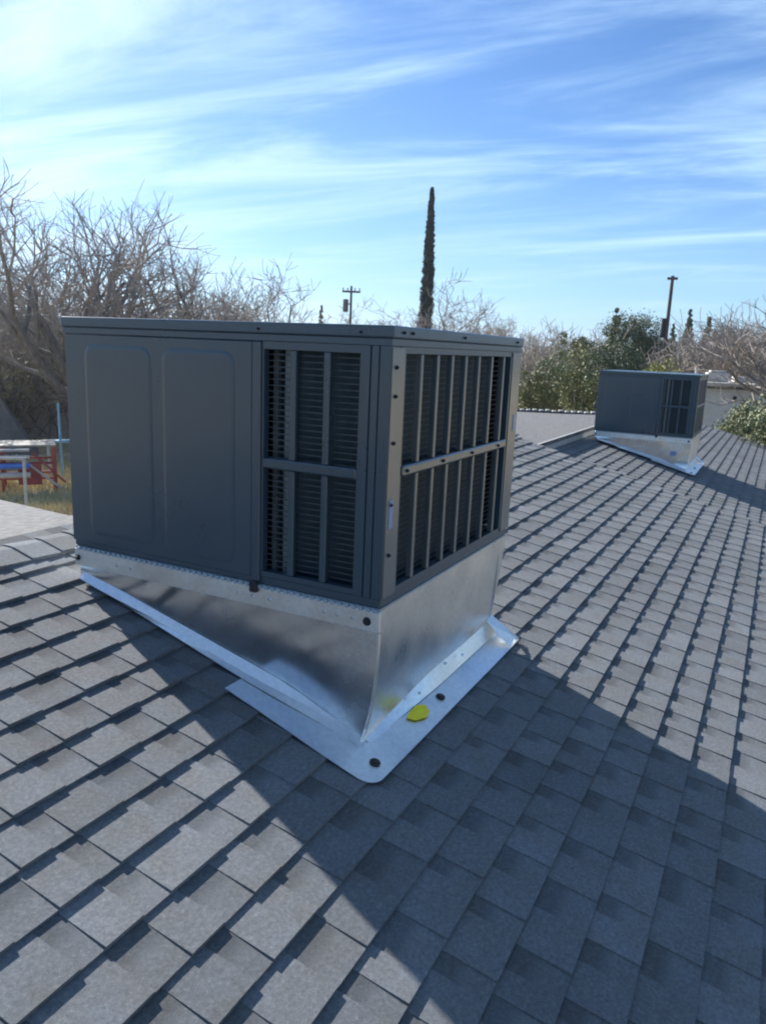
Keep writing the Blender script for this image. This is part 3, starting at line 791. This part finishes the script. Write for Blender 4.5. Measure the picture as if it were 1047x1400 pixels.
BT(300, 40.0, 385, 41, 'small bare tree farthest back behind the side panel', group=GL, rad=.16, limbs=6, spread=.9, minr=.010)
# thicket of grey twigs behind the yard
def thicket(pts, label, group, seed, twig=TWIG, minr=.006, cat='bush', name='bare_bush', stems=16, lev=3):
    rr = random.Random(seed)
    (loc, h) = pts
    t = empty(name, loc, label=label, cat=cat, group=group); segs = []; tw = []
    for k in range(stems):
        a = rr.uniform(0, 6.283); sp_ = rr.uniform(.05, .75); d = Vector((math.cos(a) * math.sin(sp_), math.sin(a) * math.sin(sp_), math.cos(sp_)))
        o_ = Vector((rr.gauss(0, h * .12), rr.gauss(0, h * .12), 0))
        grow(rr, segs, tw, o_, d, h * rr.uniform(.4, .62), .03, 1, lev + 1, .2, .04, (5, 5, 4, 4), minr)
    link('stems', tubes('stems', segs, 3), BARK, t); link('twigs', tubes('twigs', tw, 3), twig, t)
    return t
GB = 'leafless bushes behind the yard at left'
bl = [(30, 44, 425), (0, 30, 455), (45, 33, 440), (85, 31, 470), (120, 34, 430), (170, 38, 425), (230, 39, 425), (20, 38, 420), (70, 40, 415)]
bw = ['leafless bush deep in the thicket, between the red rack and the unit', 'leafless bush behind the red rack, grey and dense', 'leafless bush behind the right end of the red rack',
      'low leafless bush behind the blue upright pole', 'leafless bush just hidden by the left edge of the unit', 'leafless bush behind the unit, under the second row of trees',
      'leafless bush farther right behind the side panel', 'rearmost leafless bush towards the left edge', 'rearmost leafless bush above the blue pole']
for i, ((px, d, ty), lb) in enumerate(zip(bl, bw)):
    if px in (120, 170, 230): continue          # hidden behind the unit
    thicket((at(px, d, GZ), hgt(px, ty, d)), lb, GB, 50 + i, twig=(TWIG_PALE, TWIG, TWIG_PALE)[i % 3], minr=.010, stems=22, lev=3)
leafy(at(12, 29, GZ), 3.2, hgt(12, 452, 29), 61, LEAF_DRY, 'dry yellowish bush among the leafless ones at the left edge', None, 60, 26, .07, cat='bush', name='dry_bush')
leafy(at(60, 44, GZ), 8.5, hgt(60, 470, 44), 62, LEAF_DRY, 'tall dull brown hedge mass behind the leafless bushes', None, 160, 40, .09, cat='bush', name='dry_bush')
leafy(at(0, 52, GZ), 8, hgt(0, 455, 46), 63, LEAF_DRY, 'dull brown bush mass at the left edge behind all others', None, 160, 40, .09, cat='bush', name='dry_bush')

# cypress, poles and the trees behind the unit
leafy(at(580, 60, GZ), 1.6, hgt(586, 248, 60), 71, LEAF_CYP, 'very tall narrow dark cypress rising behind the unit', None, 1100, 46, .07, stemh=.02, name='cypress_tree', shape='cone')
def utility_pole(px, dist, topy, label, transformer_side=-1, arm=1.6, rad=.13):
    h = hgt(px, topy, dist); p = at(px, dist, GZ); rz_ = math.atan2(p.y - CAM.y, p.x - CAM.x) - math.pi / 2
    t = empty('utility_pole', p, rz_, label=label, cat='utility pole', group='wooden utility poles beyond the house')
    WOOD = bpy.data.materials.get('pole_wood') or noise_mat('pole_wood', (.06, .048, .04), (.12, .10, .085), 8, rough=.9, stretch=(1, 1, .2))
    MB().tube((0, 0, 0), (0, 0, h), rad * 1.2, rad * .8, 10).build('pole', WOOD, t)
    a = MB().box(-arm / 2, arm / 2, -.17, -.06, h - (.45 if arm > 1 else .20), h - (.32 if arm > 1 else .08), bev=.01).build('crossarm', WOOD, t)
    for x in () if arm < 1 else (-arm * .45, -arm * .2, arm * .2, arm * .45):
        MB().tube((x, -.115, h - .319), (x, -.115, h - .20), .045, .03, 8).tube((x, -.115, h - .199), (x, -.115, h - .13), .05, .035, 8).build('insulator', BLACK, a)
    if arm < 1: return t, p, h, rz_
    tr = MB().tube((transformer_side * .36, -.05, h - 1.75), (transformer_side * .36, -.05, h - .95), .19, .19, 14).tube((transformer_side * .36, -.05, h - .949), (transformer_side * .36, -.05, h - .88), .24, .12, 14).build('transformer', noise_mat('transformer_grey', (.06, .065, .07), (.10, .105, .11), 5), t)
    MB().box(min(0, transformer_side * .2), max(0, transformer_side * .2), -.03, .03, h - 1.25, h - 1.17).build('bracket', BLACK, t)
    return t, p, h, rz_
pA = utility_pole(478, 55, 391, 'small utility pole with a can transformer, left of the cypress', arm=1.25, rad=.10)
pB = utility_pole(908.5, 42, 377, 'tall brown utility pole behind the distant unit', transformer_side=-1, arm=.5, rad=.105)
MB().tube((-.16, 0, pB[2] * .62), (-.16, 0, pB[2] * .74), .14, .14, 10).build('equipment_can', BLACK, pB[0])

BT(612, 47, 372, 81, 'bare tree with a rounded thin crown just right of the cypress', rad=.14, limbs=6, spread=.8, minr=.013, kids=(4, 4, 4, 3, 3), twig=TWIG)
BT(560, 58, 412, 82, 'small bare tree peeping over the unit left of the cypress', rad=.12, limbs=5, minr=.014, kids=(4, 4, 3, 3, 3))
BT(500, 62, 400, 83, 'thin bare tree just right of the transformer pole', rad=.10, limbs=5, minr=.013, kids=(3, 3, 3, 3, 3))
BT(418, 48, 395, 84, 'bare tree left of the transformer pole', rad=.12, limbs=5, minr=.012, kids=(4, 4, 3, 3, 3), twig=TWIG_PALE)
leafy(at(438, 75, GZ), 1.5, hgt(440, 414, 75), 85, LEAF_OLIVE, 'small dull conifer between the bare trees over the unit grille', None, 80, 40, .12, name='conifer_tree', shape='cone')
far_b = [(668, 70, 428), (692, 66, 432), (716, 72, 437), (738, 62, 440), (757, 75, 436), (778, 60, 446), (800, 66, 438), (650, 80, 432), (820, 80, 445)]
wd = ['above the far right post of the unit', 'just right of the near unit corner', 'where the blue hill shows, left one', 'where the blue hill shows, right one', 'beside the hill gap on its right', 'left of the big evergreen', 'touching the left side of the big evergreen', 'over the short side of the unit', 'behind the big evergreen']
for i, ((px, d, ty), l_) in enumerate(zip(far_b, wd)):
    BT(px, d, ty, 90 + i, 'thin distant bare tree ' + l_, group='row of thin bare trees on the skyline', rad=.10, limbs=4, spread=.55, minr=.016, kids=(4, 3, 3, 3, 3), twig=(TWIG_PALE, TWIG)[i % 2])
# evergreens and shrubs in the middle distance
leafy(at(862, 44, GZ), 4.2, hgt(862, 421, 44), 102, LEAF_DARK, 'largest rounded evergreen, grey green, left of the tall pole', None, 330, 70, .075, name='evergreen_tree', lop=.10)
leafy(at(838, 52, GZ), 2.0, hgt(840, 418, 52), 102, LEAF_DARK, 'pointed dark treetop behind the left side of the largest evergreen', None, 80, 50, .11, name='conifer_tree', shape='cone')
leafy(at(846, 36, GZ), 3.8, hgt(846, 464, 36), 103, LEAF_OLD, 'darkest green bush mass in front of the largest evergreen', None, 200, 60, .065, cat='bush', name='evergreen_bush', lop=.12)
leafy(at(790, 39, GZ), 3.2, hgt(790, 455, 39), 104, LEAF_OLIVE, 'olive green bush left of the darkest bush mass', None, 110, 55, .08, cat='bush', name='evergreen_bush')
leafy(at(803, 27, GZ), 2.3, hgt(805, 486, 27), 105, LEAF_OLIVE, 'light green bush touching the left side of the distant unit', None, 120, 55, .06, cat='bush', name='light_bush')
leafy(at(760, 31, GZ), 2.8, hgt(765, 480, 31), 106, LEAF_GREY, 'grey olive bush behind the low rear roof', None, 110, 50, .065, cat='bush', name='light_bush')
leafy(at(730, 30, GZ), 2.0, hgt(730, 500, 30), 107, LEAF_OLIVE, 'low olive bush next to the right post of the near unit', None, 90, 50, .065, cat='bush', name='light_bush')
leafy(at(913, 30, GZ), 2.1, hgt(913, 481, 30), 108, LEAF_YEL, 'bright yellow green bush peeping over the distant unit', None, 110, 55, .06, cat='bush', name='light_bush')
leafy(at(938, 90, GZ), 2.6, hgt(938, 421, 90), 109, LEAF_DARK, 'pointed dark conifer on the skyline right of the tall pole', None, 100, 50, .16, name='conifer_tree', shape='cone')
leafy(at(965, 92, GZ), 2.4, hgt(965, 427, 92), 110, LEAF_DARK, 'shorter pointed conifer right of its dark twin on the skyline', None, 90, 50, .16, name='conifer_tree', shape='cone')
leafy(at(918, 80, GZ), 2.2, hgt(920, 438, 80), 111, LEAF_DARK, 'low dark conifer hard against the tall pole', None, 60, 40, .15, name='conifer_tree', shape='cone')
# brown leafless crowns on the right
rb = [(925, 48, 440), (955, 44, 446), (990, 46, 440), (1020, 40, 436), (1055, 36, 425), (905, 55, 452), (975, 60, 438), (1035, 62, 432)]
BROWN = bark('twig_brown_dark', (.15, .12, .10), (.27, .22, .18))
rl = ['right beside the tall pole', 'under the two skyline conifers', 'above the white outbuilding', 'above the right end of the white outbuilding', 'at the right edge of the view', 'behind the yellow green bush', 'behind the outbuilding, in the back row', 'in the back row near the right edge']
for i, ((px, d, ty), l_) in enumerate(zip(rb, rl)):
    BT(px, d, ty, 120 + i, 'dense brown leafless tree ' + l_, group='brown leafless trees at right', rad=.10, limbs=7, spread=1.05, minr=.012, kids=(4, 5, 4, 4, 4), twig=(BROWN, TWIG)[i % 2], brk=BROWN, trunkh=.2)
BT(1092, 29, 372, 131, 'bare tree whose dark twisted limbs reach in from the right edge', rad=.2, limbs=7, spread=1.2, minr=.009, kids=(4, 4, 4, 4, 3))
for i, (px, d, ty, l_) in enumerate([(925, 40, 478, 'between the tall pole and the outbuilding'), (945, 52, 465, 'behind the outbuilding roof'), (700, 45, 478, 'beside the near unit, under the skyline trees'), (745, 42, 482, 'under the hill gap'), (1010, 52, 462, 'above the outbuilding, low'), (780, 50, 470, 'left of the evergreens')]):
    thicket((at(px, d, GZ), hgt(px, ty, d)), 'low leafless bush ' + l_, 'low leafless bushes in the middle distance', 140 + i, twig=TWIG_PALE, minr=.014, stems=18, lev=3)
leafy(at(1046, 21, GZ), 2.3, hgt(1025, 541, 21), 151, LEAF_GREY, 'pale grey green bush beyond the roof edge at right', None, 200, 60, .05, cat='bush', name='light_bush')
leafy(at(1098, 19, GZ), 2.3, hgt(1062, 528, 19), 152, LEAF_GREY, 'taller pale bush at the right edge beyond the roof', None, 180, 60, .05, cat='bush', name='light_bush')

# far tree line that reads as one mass
rg = np.random.default_rng(5); cs_ = []
for k in range(900):
    px = rg.uniform(-700, 1900); d = rg.uniform(120, 260); p = at(px, d, GZ); cs_.append((p.x, p.y, GZ + rg.uniform(.3, 4.2)))
link('far_woodland', quads('far_woodland', leaves(rg, np.array(cs_), np.full((900, 1), 2.0), 40, .35)), noise_mat('far_wood', (.07, .065, .045), (.14, .125, .085), .05, rough=1), kind='stuff')

# ------------------------------------------------------------------ white outbuilding
ob = at(1000, 31, GZ); bz = math.atan2(ob.y - CAM.y, ob.x - CAM.x) - math.pi / 2 + R(10)
bld = empty('outbuilding', ob, bz, label='plain pale outbuilding with a flat white roof beyond the distant unit', cat='building')
WALLP = noise_mat('outbuilding_wall', (.50, .53, .55), (.60, .62, .63), 4, rough=.85)
ROOFW = noise_mat('white_roof', (.36, .35, .33), (.52, .50, .47), 3, rough=.7)
H_ = zat(1000, 524, 31) - GZ
MB().box(-2.6, 2.0, 0, 5, 0, H_ - .22).build('wall', WALLP, bld)
rf = MB().box(-2.85, 2.15, -.25, 5.2, H_ - .12, H_, bev=.01).build('roof', ROOFW, bld)
MB().box(-2.82, 2.12, -.22, 5.17, H_ - .215, H_ - .122).build('fascia', noise_mat('fascia_shade', (.04, .04, .045), (.07, .07, .075), 5), bld)  # near-black colour paints in the shadow under the roof edge
MB().tube((-.95, .9, H_ + .002), (-.95, .9, H_ + .45), .06, .06, 10).tube((-.95, .9, H_ + .451), (-.95, .9, H_ + .50), .09, .09, 10).build('vent_pipe', ROOFW, rf)
MB().box(-.55, .2, .8, 1.5, H_ + .002, H_ + .34, bev=.02).box(-.45, .1, .9, 1.4, H_ + .341, H_ + .42, bev=.02).build('roof_cooler', ROOFW, rf)
MB().box(.55, 1.5, 1.6, 2.3, H_ + .002, H_ + .22, bev=.02).build('roof_box', ROOFW, rf)
MB().tube((.32, -.0, H_ - .52), (.32, -.12, H_ - .52), .05, .07, 10).build('wall_lamp', BLACK, bld)
for xx in (-.7, 1.0): MB().tube((xx, -.03, .1), (xx, -.03, H_ - .24), .03, .03, 8).build('downpipe', WALLP, bld)

# ------------------------------------------------------------------ things in the yard at left
RED = noise_mat('red_paint', (.22, .03, .035), (.32, .05, .05), 6, rough=.5)
BLUE = noise_mat('blue_plastic', (.05, .14, .48), (.08, .20, .58), 6, rough=.4)
SKYB = noise_mat('light_blue_paint', (.14, .30, .42), (.22, .40, .52), 6, rough=.5)
WHITE = noise_mat('white_plastic', (.36, .34, .31), (.52, .49, .45), 6, rough=.5)
STEEL = noise_mat('pale_steel', (.30, .32, .34), (.42, .44, .45), 8, rough=.5, metal=.3)
P = at(42, 20.2, GZ); yz = math.atan2(P.y - CAM.y, P.x - CAM.x) - math.pi / 2
rack = empty('storage_rack', P, yz, label='red metal rack in the yard with sloping braces at its right end', cat='rack')
def bar(name, a, b, r, mat, par): return MB().tube(a, b, r, r, 8).build(name, mat, par)
RX0, RX1, RD, RH = -1.9, .40, .9, 1.12
for xx in (RX0, -.75, RX1):
    for yy in (0, RD): bar('post', (xx, yy, 0), (xx, yy, RH), .045, RED, rack)
MB().box(RX0 - .05, RX1 + .05, -.05, RD + .05, RH, RH + .05, bev=.01).build('top', noise_mat('weathered_board', (.20, .19, .165), (.32, .30, .26), 6), rack)
for zz in (.35, .72):
    for yy in (0, RD): bar('shelf_rail', (RX0, yy, zz), (RX1, yy, zz), .03, RED, rack)
MB().box(-.42, .10, -.065, -.046, .20, .72, bev=.004).build('end_panel', RED, rack, label='red lattice end panel')
bar('brace', (-.45, -.09, .95), (RX1 + .12, -.09, .10), .03, WHITE, rack); bar('brace', (-.1, -.1, 1.0), (RX1 + .22, -.1, .25), .028, RED, rack)
lens = [('white', .40, WHITE, .07, 'thick white length lying lowest on the red rack'), ('blue', .62, BLUE, .07, 'blue length lying across the middle of the red rack'), ('white', .84, WHITE, .045, 'thinner cream length near the top of the red rack'), ('grey', 1.0, STEEL, .035, 'thin grey length just under the top of the red rack')]
for k, zz, mt, r_, lb in lens:
    o = MB().tube((-2.6, 0, 0), (0, 0, 0), r_, r_, 12).build('long_tube', mt, None, loc=(0, 0, 0)); o.matrix_world = Matrix.Translation(P) @ Matrix.Rotation(yz, 4, 'Z') @ Matrix.Translation((-.15, -.16, zz + .06))
    tag(o, lb, 'tube')
p2 = at(24, 17.0, GZ); pst = empty('pipe_gate', p2, yz, label='thin white pipe post with a short top rail, standing in the dry grass', cat='post')
MB().tube((0, 0, -.05), (0, 0, 1.28), .035, .035, 10).build('post', STEEL, pst); MB().tube((.03, 0, 1.30), (-1.2, 0, 1.36), .028, .028, 10).build('rail', STEEL, pst)
p3 = at(79, 22.5, GZ); bl_ = empty('swing_frame', p3, yz, label='light blue upright pole rising from a pale blue bench rail beside the unit', cat='play frame')
MB().tube((-.02, 0, 0), (-.06, 0, 2.0), .038, .032, 10).build('pole', SKYB, bl_); MB().box(-.38, 1.2, -.15, .15, .93, .99, bev=.01).build('rail', SKYB, bl_)
for xx in (-.35, 1.1): MB().tube((xx, .0, 0), (xx, 0, .928), .04, .04, 8).build('leg', STEEL, bl_)
p4 = at(-12, 26, GZ); MBx = MB(); 
tent = MBx.prism([(-1.6, 0, 0), (1.15, 0, 0), (-.1, 0, 2.1), (-1.6, 0, 2.1)], (0, 2.0, 0)).build('grey_shed', noise_mat('shed_grey', (.08, .085, .09), (.13, .135, .14), 4), None, loc=p4)
tent.rotation_euler = (0, 0, yz); tag(tent, 'dark grey lean-to with a sloping side behind the red rack at the left edge', 'shed')

# dry grass tufts on the yard in view
rg = np.random.default_rng(9); nG = 26000
pxs = rg.uniform(-120, 160, nG); ds = rg.uniform(12.0, 26.0, nG); B0 = np.array([tuple(at(float(a), float(b), GZ)) for a, b in zip(pxs, ds)])
hh = rg.uniform(.04, .16, (nG, 1)); an = rg.random((nG, 1)) * 6.283; dx = np.concatenate([np.cos(an), np.sin(an), np.zeros_like(an)], 1) * .014
tip = B0 + np.concatenate([rg.normal(0, .05, (nG, 2)), hh], 1)
link('dry_grass', quads('dry_grass', np.stack([B0 - dx, B0 + dx, tip + dx * .3, tip - dx * .3], 1)), noise_mat('dry_grass_blade', (.42, .34, .19), (.58, .49, .28), 1.2, rough=.9, c3=(.5, .43, .24)), kind='stuff')

# ------------------------------------------------------------------ thin haze in the air
hz_m = bpy.data.materials.new('haze'); hz_m.use_nodes = True; ht = hz_m.node_tree; ht.nodes.clear()
ho = nn(ht, 'ShaderNodeOutputMaterial'); pv = nn(ht, 'ShaderNodeVolumePrincipled'); pv.inputs['Density'].default_value = 0.0004
pv.inputs['Color'].default_value = (.90, .94, 1, 1); pv.inputs['Anisotropy'].default_value = .65
ht.links.new(pv.outputs[0], ho.inputs['Volume'])
MB().box(-2950, 2950, -2950, 2950, GZ - 3.4, 36).build('haze', hz_m, kind='stuff')

# board fence at the back of the yard: each board a part
fn = at(60, 30.5, GZ); fence = empty('board_fence', fn, yz, label='weathered grey brown board fence at the back of the yard, behind the red rack', cat='fence')
FW_ = noise_mat('fence_wood', (.30, .265, .23), (.44, .40, .35), 5, rough=.9, stretch=(1, 1, .15))
bmh = [MB().box(0, .142, 0, .022, .04, 1.62 + h_, bev=.003).mesh('board') for h_ in (0, .02, -.02)]
for m_ in bmh: m_.materials.append(FW_)
for k in range(84):
    o = bpy.data.objects.new('board', bmh[k % 3 if rnd.random() < .6 else 0]); COL.objects.link(o); o.parent = fence; o.location = (-4.6 + k * .15, rnd.uniform(-.006, .006), 0)
for zz in (.4, 1.3): MB().box(-4.6, 8, .028, .07, zz, zz + .09).build('fence_rail', FW_, fence)
